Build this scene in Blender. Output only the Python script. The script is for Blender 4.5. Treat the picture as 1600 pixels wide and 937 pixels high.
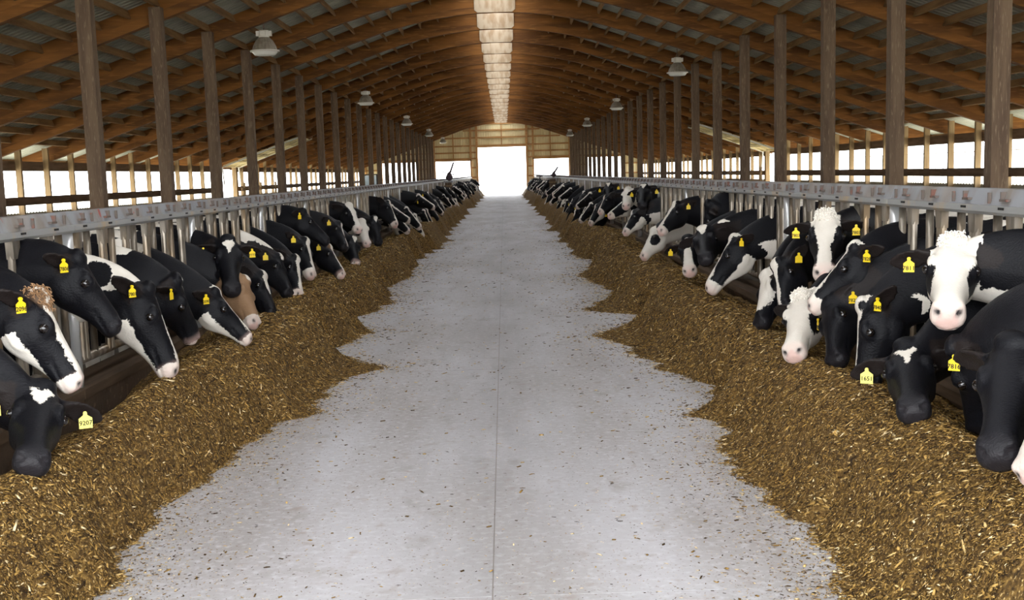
import bpy, bmesh, math, random
import numpy as np
from mathutils import Vector, Matrix, Euler

for o in list(bpy.data.objects): bpy.data.objects.remove(o)
S = bpy.context.scene
C = S.collection
random.seed(7); rng = np.random.default_rng(11)

# ------------------------------------------------------------------ camera, world, exposure
FPX, CXP, CYP = 1950.0, 800.0, 541.0
CAM = np.array([0.10, 0.0, 1.74])
cam_d = bpy.data.cameras.new('camera'); cam = bpy.data.objects.new('camera', cam_d); C.objects.link(cam)
cam_d.sensor_width = 36.0; cam_d.lens = 36.0*FPX/1600.0; cam_d.shift_y = (CYP-468.5)/1600.0
cam_d.clip_start = 0.05; cam_d.clip_end = 2000
RM = Matrix.Rotation(-0.002418, 3, 'Z') @ Matrix.Rotation(math.pi/2-0.137723, 3, 'X') @ Matrix.Rotation(-0.0305, 3, 'Z')
cam.matrix_world = Matrix.Translation(Vector(CAM)) @ RM.to_4x4()
S.camera = cam
RN = np.array(RM)

W = bpy.data.worlds.new('overcast_sky'); S.world = W; W.use_nodes = True
bg = W.node_tree.nodes['Background']; bg.inputs[0].default_value = (0.93, 0.96, 1.0, 1); bg.inputs[1].default_value = 9.0
S.view_settings.view_transform = 'Standard'; S.view_settings.look = 'None'; S.view_settings.gamma = 1.0
S.view_settings.use_curve_mapping = False
S.view_settings.exposure = 0.0
S.cycles.use_denoising = True
S.cycles.max_bounces = 8; S.cycles.diffuse_bounces = 6

# ------------------------------------------------------------------ helpers
def ray(u, v):
    d = RN @ np.array([(u-CXP)/FPX, -(v-CYP)/FPX, -1.0]); return d/np.linalg.norm(d)

def nn(v):
    v = np.asarray(v, float); return v/np.linalg.norm(v)

class MB:
    """collects shapes for ONE mesh"""
    def __init__(s): s.v = []; s.f = []
    def add(s, v, f):
        o = len(s.v); s.v += [tuple(map(float, p)) for p in v]; s.f += [tuple(i+o for i in q) for q in f]
    def box(s, x0, x1, y0, y1, z0, z1):
        s.add([(x0,y0,z0),(x1,y0,z0),(x1,y1,z0),(x0,y1,z0),(x0,y0,z1),(x1,y0,z1),(x1,y1,z1),(x0,y1,z1)],
              [(0,3,2,1),(4,5,6,7),(0,1,5,4),(1,2,6,5),(2,3,7,6),(3,0,4,7)])
    def prism_y(s, poly, y0, y1):
        n = len(poly)
        s.add([(x,y0,z) for x,z in poly]+[(x,y1,z) for x,z in poly],
              [tuple(range(n)), tuple(range(2*n-1, n-1, -1))]+[(i,n+i,n+(i+1)%n,(i+1)%n) for i in range(n)])
    def tube(s, p, q, r0, r1=None, n=8):
        r1 = r0 if r1 is None else r1
        p = np.array(p, float); q = np.array(q, float); a = nn(q-p)
        u = nn(np.cross(a, (0,0,1) if abs(a[2]) < .9 else (1,0,0))); w = np.cross(a, u)
        A = [2*math.pi*i/n for i in range(n)]
        s.add([p+r0*(u*math.cos(t)+w*math.sin(t)) for t in A]+[q+r1*(u*math.cos(t)+w*math.sin(t)) for t in A],
              [(i,(i+1)%n,n+(i+1)%n,n+i) for i in range(n)]+[tuple(range(n-1,-1,-1)), tuple(range(n,2*n))])
    def lathe(s, prof, n=24, rib=0.0, cap=True):
        v = []; f = []
        for k,(r,z) in enumerate(prof):
            for i in range(n):
                t = 2*math.pi*i/n; rr = r*(1-(rib if i % 2 else 0)); v.append((rr*math.cos(t), rr*math.sin(t), z))
        for k in range(len(prof)-1):
            for i in range(n): f.append((k*n+i, k*n+(i+1)%n, (k+1)*n+(i+1)%n, (k+1)*n+i))
        if cap: f += [tuple(range(n-1,-1,-1)), tuple(range((len(prof)-1)*n, len(prof)*n))]
        s.add(v, f)
    def mesh(s, name, m=None, smooth=False):
        me = bpy.data.meshes.new(name); me.from_pydata(s.v, [], s.f)
        if m: me.materials.append(m)
        bm = bmesh.new(); bm.from_mesh(me); bmesh.ops.recalc_face_normals(bm, faces=bm.faces); bm.to_mesh(me); bm.free()
        if smooth: me.polygons.foreach_set('use_smooth', [True]*len(me.polygons))
        return me

def ob(name, me, parent=None, loc=(0,0,0), rot=(0,0,0), **props):
    o = bpy.data.objects.new(name, me); C.objects.link(o); o.location = loc; o.rotation_euler = rot
    if parent: o.parent = parent
    for k, v in props.items(): o[k] = v
    return o
def thing(name, label, category, me=None, loc=(0,0,0), rot=(0,0,0), group=None, kind=None):
    o = ob(name, me, None, loc, rot); o['label'] = label; o['category'] = category
    if group: o['group'] = group
    if kind: o['kind'] = kind
    return o
def ordinal(n):
    w = ['', 'first','second','third','fourth','fifth','sixth','seventh','eighth','ninth','tenth','eleventh','twelfth']
    if n < 13: return w[n]
    return f"{n}{'th' if 10 <= n % 100 <= 20 else {1:'st',2:'nd',3:'rd'}.get(n % 10,'th')}"

# ------------------------------------------------------------------ materials
def mat(name, col, rough=.8, metal=0.0, spec=.3, noise=None, bump=None, coord='Object', stretch=(1,1,1)):
    """noise: list of (scale, colour, low, high, detail) mixed over the base; bump: (scale, strength, distance)"""
    m = bpy.data.materials.new(name); m.use_nodes = True; nt = m.node_tree; N = nt.nodes; L = nt.links
    p = N['Principled BSDF']; p.inputs['Roughness'].default_value = rough; p.inputs['Metallic'].default_value = metal
    p.inputs['Specular IOR Level'].default_value = spec
    tc = N.new('ShaderNodeTexCoord'); mp = N.new('ShaderNodeMapping'); mp.inputs['Scale'].default_value = stretch
    L.new(tc.outputs[coord], mp.inputs[0])
    oi = N.new('ShaderNodeObjectInfo'); ad = N.new('ShaderNodeVectorMath'); ad.operation = 'ADD'
    sc = N.new('ShaderNodeMath'); sc.operation = 'MULTIPLY'; sc.inputs[1].default_value = 37.0
    L.new(oi.outputs['Random'], sc.inputs[0]); L.new(mp.outputs[0], ad.inputs[0]); L.new(sc.outputs[0], ad.inputs[1])
    vec = ad.outputs[0]
    rgb = N.new('ShaderNodeRGB'); rgb.outputs[0].default_value = (*col, 1); cur = rgb.outputs[0]
    for (s_, c_, lo, hi, det) in (noise or []):
        nz = N.new('ShaderNodeTexNoise'); nz.inputs['Scale'].default_value = s_; nz.inputs['Detail'].default_value = det
        L.new(vec, nz.inputs['Vector'])
        mr = N.new('ShaderNodeMapRange'); mr.inputs[1].default_value = lo; mr.inputs[2].default_value = hi
        L.new(nz.outputs['Fac'], mr.inputs[0])
        mx = N.new('ShaderNodeMix'); mx.data_type = 'RGBA'; L.new(mr.outputs[0], mx.inputs[0]); L.new(cur, mx.inputs[6])
        mx.inputs[7].default_value = (*c_, 1); cur = mx.outputs[2]
    L.new(cur, p.inputs['Base Color'])
    if bump:
        nz = N.new('ShaderNodeTexNoise'); nz.inputs['Scale'].default_value = bump[0]; nz.inputs['Detail'].default_value = 4
        L.new(vec, nz.inputs['Vector']); b = N.new('ShaderNodeBump'); b.inputs['Strength'].default_value = bump[1]
        b.inputs['Distance'].default_value = bump[2]; L.new(nz.outputs['Fac'], b.inputs['Height']); L.new(b.outputs[0], p.inputs['Normal'])
    return m

M = {}
M['rafter'] = mat('glulam_wood', (.225,.088,.016), .75, noise=[(1.0,(.115,.043,.008),.40,.60,4),(6,(.29,.125,.027),.55,.75,3)], stretch=(.45,1,4), bump=(30,.15,.01))
M['plywood'] = mat('pale_plywood', (.46,.36,.25), .75, noise=[(2.5,(.34,.235,.14),.45,.62,4)], stretch=(2.5,1,1))
M['purlin'] = mat('purlin_wood', (.30,.17,.07), .8, noise=[(3,(.19,.10,.04),.4,.65,3)], stretch=(3,.4,3))
M['post'] = mat('weathered_post_wood', (.165,.11,.068), .85, noise=[(4,(.11,.07,.045),.4,.65,4),(22,(.26,.19,.12),.58,.72,2)], stretch=(3,3,.3), bump=(40,.2,.01))
M['stud'] = mat('stud_wood', (.36,.25,.13), .85, noise=[(4,(.24,.16,.08),.4,.65,4)], stretch=(3,3,.3))
M['board'] = mat('brown_board_wood', (.21,.13,.075), .85, noise=[(5,(.14,.085,.045),.4,.65,4)], stretch=(3,.3,3))
M['lightboard'] = mat('pale_board_wood', (.50,.33,.17), .8, noise=[(5,(.38,.24,.12),.4,.65,4)], stretch=(3,.3,3))
M['roof'] = mat('galvanised_roof_sheet', (.44,.45,.38), .5, .3, .5, noise=[(1.5,(.33,.34,.28),.4,.65,3)])
M['endwall'] = mat('cream_wall_sheet', (.88,.77,.47), .6, .0, .3, noise=[(.8,(.76,.64,.36),.4,.65,3)])
M['girt'] = mat('girt_wood', (.52,.28,.10), .8, noise=[(4,(.40,.20,.07),.4,.65,3)], stretch=(.4,3,3))
M['galv'] = mat('galvanised_pipe', (.31,.27,.22), .36, .65, .5, noise=[(9,(.18,.15,.115),.42,.62,3),(3,(.27,.19,.11),.50,.7,3)], stretch=(2,2,.6))
M['galv_bright'] = mat('bright_galvanised_pipe', (.62,.62,.62), .3, .55, .5, noise=[(7,(.60,.60,.58),.45,.65,3)], stretch=(2,2,.6))
M['rail'] = mat('galvanised_rail', (.31,.32,.34), .5, .25, .5, noise=[(6,(.25,.22,.19),.46,.66,4),(2.2,(.36,.32,.28),.52,.7,3),(11,(.38,.10,.08),.69,.72,3)], coord='Object', stretch=(1,.9,.6))
M['rail_edge'] = mat('galvanised_rail_lip', (.30,.30,.29), .45, .3, .5, noise=[(5,(.42,.32,.2),.52,.66,4)])
M['rust'] = mat('rusty_bracket', (.13,.105,.09), .7, .2, noise=[(25,(.17,.08,.06),.52,.64,3)])
M['black'] = mat('dark_slot', (.012,.011,.010), .8)
M['plank'] = mat('wet_brown_plank', (.11,.07,.042), .75, noise=[(5,(.06,.038,.022),.4,.65,4)], stretch=(3,.3,3))
M['curb'] = mat('stained_concrete_curb', (.085,.055,.035), .9, noise=[(2,(.05,.032,.02),.42,.6,4),(14,(.15,.10,.06),.57,.7,4)], bump=(20,.4,.02))
M['soil'] = mat('alley_concrete', (.13,.11,.085), .9, noise=[(1.5,(.08,.065,.05),.42,.6,4)])
M['gravel'] = mat('pale_gravel_yard', (.72,.68,.56), .95, noise=[(.5,(.62,.58,.46),.42,.6,4)])
M['lampgrey'] = mat('lamp_reflector', (.30,.26,.20), .45, .1, .5, noise=[(12,(.24,.20,.15),.4,.6,2)])
M['lampwhite'] = mat('lamp_housing_white', (.72,.68,.6), .5)
M['lens'] = mat('lamp_lens', (.86,.85,.78), .25, 0, .5)
M['tag'] = mat('yellow_ear_tag', (.85,.60,.015), .45, 0, .4)
M['tagp'] = mat('pale_yellow_ear_tag', (.86,.78,.16), .45, 0, .4)
M['ink'] = mat('tag_ink', (.02,.018,.01), .6)
M['hair_white'] = mat('white_poll_hair', (.88,.84,.76), .7)
M['hair_brown'] = mat('brown_poll_hair', (.28,.16,.08), .7)
M['eye'] = mat('cow_eye', (.008,.006,.006), .06, 0, .8)
M['bundle'] = mat('dark_sacking', (.05,.035,.045), .9, noise=[(12,(.09,.06,.06),.45,.6,3)])
M['glass'] = mat('cab_glass', (.45,.55,.6), .1, 0, .6)
M['machine'] = mat('machine_dark_paint', (.02,.025,.03), .5)
M['tyre'] = mat('tyre_rubber', (.02,.02,.02), .85)
M['steelwhite'] = mat('white_painted_steel', (.75,.74,.68), .5)

# concrete lane: pale grey, fine grain, wheel-worn and stained patches along the drive direction
def lane_material():
    m = bpy.data.materials.new('lane_concrete'); m.use_nodes = True; nt = m.node_tree; N = nt.nodes; L = nt.links
    p = N['Principled BSDF']; p.inputs['Roughness'].default_value = .62; p.inputs['Specular IOR Level'].default_value = .35
    g = N.new('ShaderNodeNewGeometry')
    def layer(cur, scale, stretch, col, lo, hi, det=5, amt=1.0):
        mp = N.new('ShaderNodeMapping'); mp.inputs['Scale'].default_value = stretch; L.new(g.outputs['Position'], mp.inputs[0])
        nz = N.new('ShaderNodeTexNoise'); nz.inputs['Scale'].default_value = scale; nz.inputs['Detail'].default_value = det; L.new(mp.outputs[0], nz.inputs['Vector'])
        mr = N.new('ShaderNodeMapRange'); mr.inputs[1].default_value = lo; mr.inputs[2].default_value = hi; mr.inputs[4].default_value = amt
        L.new(nz.outputs['Fac'], mr.inputs[0])
        mx = N.new('ShaderNodeMix'); mx.data_type = 'RGBA'; L.new(mr.outputs[0], mx.inputs[0])
        if cur is None: mx.inputs[6].default_value = (.50,.485,.50,1)
        else: L.new(cur, mx.inputs[6])
        mx.inputs[7].default_value = (*col, 1); return mx.outputs[2]
    c = layer(None, 1.1, (1.6,.25,1), (.37,.345,.335), .40, .66)
    c = layer(c, .55, (1.2,.5,1), (.36,.33,.31), .48, .66, 6, .8)
    c = layer(c, 3.5, (1,.6,1), (.30,.27,.24), .58, .74, 6, .7)
    c = layer(c, 22, (1,1,1), (.60,.60,.62), .5, .7, 4, .6)
    c = layer(c, 60, (1,.7,1), (.22,.16,.11), .62, .70, 3, .75)
    c = layer(c, 8, (1,.8,1), (.33,.26,.22), .60, .72, 6, .55)
    # darker, damp strip of tracked feed along the middle of the lane
    sx = N.new('ShaderNodeSeparateXYZ'); L.new(g.outputs['Position'], sx.inputs[0])
    ab = N.new('ShaderNodeMath'); ab.operation = 'ABSOLUTE'; L.new(sx.outputs[0], ab.inputs[0])
    mr = N.new('ShaderNodeMapRange'); mr.inputs[1].default_value = .05; mr.inputs[2].default_value = .75; mr.inputs[3].default_value = .8; mr.inputs[4].default_value = 0
    L.new(ab.outputs[0], mr.inputs[0])
    mp = N.new('ShaderNodeMapping'); mp.inputs['Scale'].default_value = (3,.35,1); L.new(g.outputs['Position'], mp.inputs[0])
    nz = N.new('ShaderNodeTexNoise'); nz.inputs['Scale'].default_value = 2; nz.inputs['Detail'].default_value = 5; L.new(mp.outputs[0], nz.inputs['Vector'])
    mu = N.new('ShaderNodeMath'); mu.operation = 'MULTIPLY'; L.new(mr.outputs[0], mu.inputs[0]); L.new(nz.outputs['Fac'], mu.inputs[1])
    mx = N.new('ShaderNodeMix'); mx.data_type = 'RGBA'; L.new(mu.outputs[0], mx.inputs[0]); L.new(c, mx.inputs[6]); mx.inputs[7].default_value = (.26,.25,.25,1)
    L.new(mx.outputs[2], p.inputs['Base Color'])
    nb = N.new('ShaderNodeTexNoise'); nb.inputs['Scale'].default_value = 35; nb.inputs['Detail'].default_value = 5; L.new(g.outputs['Position'], nb.inputs['Vector'])
    b = N.new('ShaderNodeBump'); b.inputs['Strength'].default_value = .25; b.inputs['Distance'].default_value = .006; L.new(nb.outputs['Fac'], b.inputs['Height']); L.new(b.outputs[0], p.inputs['Normal'])
    return m
M['lane'] = lane_material()

def coat_material():
    """black and white hide: the attribute «pat» holds r = signed distance into the white, g = bare muzzle skin, b = brown coat, a = pinkness"""
    m = bpy.data.materials.new('cow_hide'); m.use_nodes = True; nt = m.node_tree; N = nt.nodes; L = nt.links
    p = N['Principled BSDF']; p.inputs['Specular IOR Level'].default_value = .16
    a = N.new('ShaderNodeAttribute'); a.attribute_name = 'pat'; sp = N.new('ShaderNodeSeparateColor'); L.new(a.outputs['Color'], sp.inputs[0])
    tc = N.new('ShaderNodeTexCoord')
    def noise(s, det, k):
        nz = N.new('ShaderNodeTexNoise'); nz.inputs['Scale'].default_value = s; nz.inputs['Detail'].default_value = det; L.new(tc.outputs['Object'], nz.inputs['Vector'])
        q = N.new('ShaderNodeMath'); q.operation = 'MULTIPLY_ADD'; q.inputs[1].default_value = k; q.inputs[2].default_value = -k/2; L.new(nz.outputs['Fac'], q.inputs[0]); return q.outputs[0]
    s1 = N.new('ShaderNodeMath'); L.new(sp.outputs[0], s1.inputs[0]); L.new(noise(14,3,.05), s1.inputs[1])
    s2 = N.new('ShaderNodeMath'); L.new(s1.outputs[0], s2.inputs[0]); L.new(noise(90,3,.03), s2.inputs[1])
    mr = N.new('ShaderNodeMapRange'); mr.inputs[1].default_value = -.003; mr.inputs[2].default_value = .003; L.new(s2.outputs[0], mr.inputs[0])
    def mixc(f, A, B):
        mx = N.new('ShaderNodeMix'); mx.data_type = 'RGBA'; L.new(f, mx.inputs[0])
        for i, q in ((6, A), (7, B)):
            if isinstance(q, tuple): mx.inputs[i].default_value = (*q, 1)
            else: L.new(q, mx.inputs[i])
        return mx.outputs[2]
    nz = N.new('ShaderNodeTexNoise'); nz.inputs['Scale'].default_value = 6; nz.inputs['Detail'].default_value = 4; L.new(tc.outputs['Object'], nz.inputs['Vector'])
    blk = mixc(nz.outputs['Fac'], (.002,.0022,.0034), (.0065,.0063,.0085))
    wht = mixc(nz.outputs['Fac'], (.78,.74,.66), (.54,.48,.41))
    brn = mixc(nz.outputs['Fac'], (.17,.095,.05), (.33,.205,.115))
    dark = mixc(sp.outputs[2], blk, brn)
    c = mixc(mr.outputs[0], dark, wht)
    skin = mixc(a.outputs['Alpha'], (.018,.016,.018), (.68,.47,.41))
    c = mixc(sp.outputs[1], c, skin)
    L.new(c, p.inputs['Base Color'])
    rr = N.new('ShaderNodeMapRange'); rr.inputs[3].default_value = .50; rr.inputs[4].default_value = .35; L.new(sp.outputs[1], rr.inputs[0]); L.new(rr.outputs[0], p.inputs['Roughness'])
    mp = N.new('ShaderNodeMapping'); mp.inputs['Scale'].default_value = (30,90,60); L.new(tc.outputs['Object'], mp.inputs[0])
    nb = N.new('ShaderNodeTexNoise'); nb.inputs['Scale'].default_value = 2; nb.inputs['Detail'].default_value = 3; L.new(mp.outputs[0], nb.inputs['Vector'])
    b = N.new('ShaderNodeBump'); b.inputs['Strength'].default_value = .40; b.inputs['Distance'].default_value = .008; L.new(nb.outputs['Fac'], b.inputs['Height']); L.new(b.outputs[0], p.inputs['Normal'])
    return m
M['hide'] = coat_material()

def feed_material(name, vcol):
    m = bpy.data.materials.new(name); m.use_nodes = True; nt = m.node_tree; N = nt.nodes; L = nt.links
    p = N['Principled BSDF']; p.inputs['Roughness'].default_value = .8; p.inputs['Specular IOR Level'].default_value = .2
    if vcol:
        a = N.new('ShaderNodeAttribute'); a.attribute_name = 'chip'; L.new(a.outputs['Color'], p.inputs['Base Color'])
    else:
        g = N.new('ShaderNodeNewGeometry'); cur = None
        for s_, lo, hi, c_ in ((9,.35,.7,(.13,.072,.018)), (45,.48,.68,(.28,.165,.045)), (70,.61,.66,(.50,.35,.15)), (30,.56,.68,(.03,.017,.007))):
            nz = N.new('ShaderNodeTexNoise'); nz.inputs['Scale'].default_value = s_; nz.inputs['Detail'].default_value = 4; L.new(g.outputs['Position'], nz.inputs['Vector'])
            mr = N.new('ShaderNodeMapRange'); mr.inputs[1].default_value = lo; mr.inputs[2].default_value = hi; L.new(nz.outputs['Fac'], mr.inputs[0])
            mx = N.new('ShaderNodeMix'); mx.data_type = 'RGBA'; L.new(mr.outputs[0], mx.inputs[0])
            if cur is None: mx.inputs[6].default_value = (.07,.039,.013,1)
            else: L.new(cur, mx.inputs[6])
            mx.inputs[7].default_value = (*c_, 1); cur = mx.outputs[2]
        L.new(cur, p.inputs['Base Color'])
        nz = N.new('ShaderNodeTexNoise'); nz.inputs['Scale'].default_value = 40; nz.inputs['Detail'].default_value = 5; L.new(g.outputs['Position'], nz.inputs['Vector'])
        b = N.new('ShaderNodeBump'); b.inputs['Strength'].default_value = .8; b.inputs['Distance'].default_value = .02; L.new(nz.outputs['Fac'], b.inputs['Height']); L.new(b.outputs[0], p.inputs['Normal'])
    return m
M['feed'] = feed_material('mixed_feed', False); M['chips'] = feed_material('feed_flakes', True)

# ------------------------------------------------------------------ dimensions
BAY = 3.66; OFF = 0.8*BAY+.33; Y0 = OFF-BAY; NB = 29; YW = 28.8*BAY          # far wall
XP = 5.6; XW = 11.5; XR = 2.6; XE = 12.5; RD = 0.33
def zb(x):                                                                # underside of the arched rafters
    x = abs(x); a = 3.4; q = .345
    return 4.42-q*(x-5.7) if x > a else 4.42-q*(a-5.7)+q*a/2-q/(2*a)*x*x
def zt(x): return 4.42-.345*(abs(x)-5.7)+RD*1.06          # straight upper edge, so the rafter deepens to the ridge
YB = [OFF+BAY*k for k in range(-1, NB)]                                   # rafter / post lines

# ------------------------------------------------------------------ floor
fl = ob('floor', None, None, kind='structure'); fl['label'] = 'pale concrete drive lane with the stall alleys on both sides'
mb = MB(); mb.box(-11.4, 11.4, -4, YW+.3, -.3, -.06); ob('alley_base', mb.mesh('alley_base', M['soil']), fl)
mb = MB(); mb.box(0.003, 2.52, 0.003, 6.097, -.058, 0); slab_r = mb.mesh('slab', M['lane'])
mb = MB(); mb.box(-.03, .03, -2, YW, -.057, -.004); fj = mat('joint_dirt', (.30,.27,.25), .9); ob('joint_filler', mb.mesh('joint_filler', fj), fl)
for k in range(-1, 18):
    for sx in (0, -1): ob('slab', slab_r, fl, (-2.523*(1 if sx else 0), 5.0-6.1+6.1*k, 0))
mb = MB(); mb.box(-150, 150, -60, 260, -.5, -.31)
g = ob('ground', mb.mesh('ground', M['gravel']), None, kind='structure'); g['label'] = 'pale gravel yard outside the barn'

# ------------------------------------------------------------------ roof: rafters, purlins, sheets
ce = ob('ceiling', None, None, kind='structure'); ce['label'] = 'arched timber roof of rafters, purlins and metal sheets with an open ridge'
xs = [-XE, -11.5, -9, -7, -5.7, -3.9, -3.4, -2.7, -2.1, -1.5, -.9, -.4, 0]; xs += [-x for x in xs[-2::-1]]
poly = [(x, zt(x)-.16 if abs(x) == XE else zb(x)) for x in xs]+[(x, zt(x)) for x in xs[::-1]]
mb = MB(); mb.prism_y(poly, -.065, .065); rm = mb.mesh('rafter', M['rafter'])
# the lower lamination stands proud of the web
lowp = [(x, zb(x)-.012) for x in [-11.42]+xs[2:-2]+[11.42]]+[(x, zb(x)+.14) for x in [11.42]+xs[-3:1:-1]+[-11.42]]
mb = MB(); mb.prism_y(lowp, -.085, .085); lm = mb.mesh('bottom_flange', M['rafter'])
gx = [-.52, -.35, 0, .35, .52]
gp = [(-.52, zb(.52)+.07), (-.44, zb(.44)+.0), (0, zb(0)-.015), (.44, zb(.44)+.0), (.52, zb(.52)+.07), (.52, zb(.5)+.60), (-.52, zb(.5)+.60)]
b = MB(); b.prism_y(gp, -.10, -.085); gm = b.mesh('peak_gusset', M['plywood'])
for y in YB:
    r = ob('rafter', rm, ce, (0, y, 0)); ob('bottom_flange', lm, r); ob('peak_gusset', gm, r)
mb = MB(); mb.box(-.02, .02, .065, BAY-.065, -.145, 0); pm = mb.mesh('purlin', M['purlin'])
px = [.62+.5*i for i in range(22)]+[12.4]
n_p = 0; rest = MB()
for bi, y in enumerate(YB[:-1]):
    for x in px:
        for s in (-1, 1):
            slope = math.atan((zt(x+.05)-zt(x-.05))/.1)*s
            vis = x > 3 and n_p < 300 and y > 12
            if vis:
                ob('purlin', pm, ce, (s*x, y, zt(x)), (0, -slope, 0)); n_p += 1
            else:
                rest.add([(s*x+dx, y+yy, zt(x)+dz) for dx, yy, dz in [(-.02,.065,-.145),(.02,.065,-.145),(.02,BAY-.065,-.17),(-.02,BAY-.065,-.145),(-.02,.065,0),(.02,.065,0),(.02,BAY-.065,0),(-.02,BAY-.065,0)]],
                         [(0,3,2,1),(4,5,6,7),(0,1,5,4),(1,2,6,5),(2,3,7,6),(3,0,4,7)])
ob('far_purlins', rest.mesh('far_purlins', M['purlin']), ce, kind='stuff')
def corrugated(width, path, mname, m, pitch=.2, depth=.025):
    """ribbed sheet: ribs run along path [(x,z)], repeated along y"""
    ys = []; k = 0; y = 0
    while y < width-1e-6:
        for f, h in ((0,0),(.55,0),(.65,1),(.9,1)):
            if y+f*pitch <= width: ys.append((y+f*pitch, h))
        y += pitch
    ys.append((width, 0)); v = []; f = []; n = len(ys)
    for x, z in path:
        for yy, h in ys: v.append((x, yy, z+h*depth))
    for i in range(len(path)-1):
        for j in range(n-1): f.append((i*n+j, i*n+j+1, (i+1)*n+j+1, (i+1)*n+j))
    b = MB(); b.add(v, f); return b.mesh(mname, m)
pathx = [.40, 5, XE+.2]
sm = corrugated(BAY, [(x, zt(x)+.005) for x in pathx], 'roof_sheet', M['roof'])
sm2 = corrugated(BAY, [(-x, zt(x)+.005) for x in pathx], 'roof_sheet', M['roof'])
for y in YB[:-1]:
    ob('roof_sheet', sm, ce, (0, y, 0)); ob('roof_sheet', sm2, ce, (0, y, 0))

# ------------------------------------------------------------------ inner post rows
for s, side in ((-1, 'left'), (1, 'right')):
    b = MB(); b.box(-.1, .1, -.1, .1, -.06, zt(XP)-.16); pmesh = b.mesh('support_post', M['post'])
    n = 0
    for k, y in enumerate(YB[:-1]):
        if y < 12: continue
        n += 1
        thing('support_post', f'brown square timber post carrying the roof, {ordinal(n)} from the camera along the {side} row', 'post', pmesh, (s*XP, y-.19, 0), group=f'timber posts of the {side} row')

# ------------------------------------------------------------------ side walls with the long opening
YM0, YM1 = 50.9, 54.3                                                     # cross-alley door bay
for s, side in ((-1, 'left'), (1, 'right')):
    w = ob(f'wall_{side}', None, None, kind='structure'); w['label'] = f'open {side} side wall of studs, a mid board and a header beam'
    b = MB(); b.box(-.07, .07, -.05, .05, -.06, 2.72); st = b.mesh('stud', M['stud'])
    y = .77*BAY-BAY
    while y < YW:
        if not (YM0+.1 < y < YM1-.1): ob('stud', st, w, (s*XW, y, 0))
        y += BAY/2
    b = MB(); b.box(-.025, .025, .004, BAY-.004, -.10, .10); bd = b.mesh('mid_board', M['board'])
    b = MB(); b.box(-.03, .03, .004, BAY-.004, -.11, .11); hb = b.mesh('header_beam', M['board'])
    b = MB(); b.box(-.03, .03, .004, BAY-.004, -.02, .02); cr = b.mesh('curtain_roll', M['steelwhite'])
    lw = corrugated(BAY, [(0, 0), (0, 1.14)], 'lower_wall_sheet', M['roof'])
    for k, yy in enumerate(YB[:-1]):
        if YM0-BAY < yy < YM1-.5 and yy+BAY > YM0+.5:
            # bays cut by the door: only what is left beside it
            continue
        ob('mid_board', bd, w, (s*(XW-.1), yy, 1.43)); ob('header_beam', hb, w, (s*(XW+.1), yy, 2.275))
        ob('curtain_roll', cr, w, (s*(XW+.12), yy, 2.17)); ob('lower_wall_sheet', lw, w, (s*(XW+.1), yy, 0))
    b = MB(); b.box(-.09, .09, -.17, .17, -.06, 2.6); ob('door_jamb', b.mesh('door_jamb', M['board']), w, (s*XW, YM0-.2, 0))
    b = MB(); b.box(-.09, .09, -.17, .17, -.06, 2.5); ob('door_jamb', b.mesh('door_jamb', M['stud']), w, (s*XW, YM1+.17, 0))
    if s > 0:
        b = MB(); b.tube((0,0,0), (0,BAY,0), .014, n=6)
        for q in range(6): b.tube((0,.3+.61*q,-.75), (0,.3+.61*q,0), .006, n=5)
        cp = b.mesh('curtain_pipe', M['steelwhite'])
        for yy in YB[5:12]: ob('curtain_pipe', cp, w, (XW+.5, yy, 1.93))
    # opened sectional door lying on its tracks under the rafters
    d = thing('overhead_door', f'opened pale sectional door lying under the roof above the {side} cross alley opening', 'door', loc=(s*10.95, YM0+.1, zb(10.95)-.10))
    for q in range(5):
        b = MB(); x0 = -.62*q; b.box(-.3, .3, .05, 3.1, -.03, .0)
        b.box(-.29, -.25, .05, 3.1, -.08, -.03); b.box(.25, .29, .05, 3.1, -.08, -.03)
        for t in (.06, 1.05, 2.05, 3.04): b.box(-.3, .3, t-.02, t+.03, -.075, -.03)
        ob('door_section', b.mesh('door_section', M['endwall']), d, (s*x0, 0, .345*.62*q), (0, (.332 if s > 0 else -.332), 0))
    b = MB()
    for t in (0.0, 3.15): b.tube((s*.3, t, -.18), (-s*2.9, t, .95), .03, n=6); b.tube((s*.3, t, -.18), (s*.25, t, -.9), .03, n=6)
    ob('track', b.mesh('track', M['steelwhite']), d)
    # pale plank gate across the cow alley beside the opening
    gt = thing('plank_gate', f'pale timber plank gate below the opening in the {side} wall at mid barn', 'gate', loc=(s*10.4, YM0-.5, -.06))
    for q, z in enumerate((.5, .85, 1.2, 1.5)):
        b = MB(); b.box(-.02, .02, 0, 7.5, z-.06, z+.06); ob('plank', b.mesh('plank', M['lightboard']), gt)
    for yy in (.3, 3.7, 7.2):
        b = MB(); b.box(.02, .1, yy-.06, yy+.06, 0, 1.75); ob('gate_post', b.mesh('gate_post', M['stud']), gt)

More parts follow.
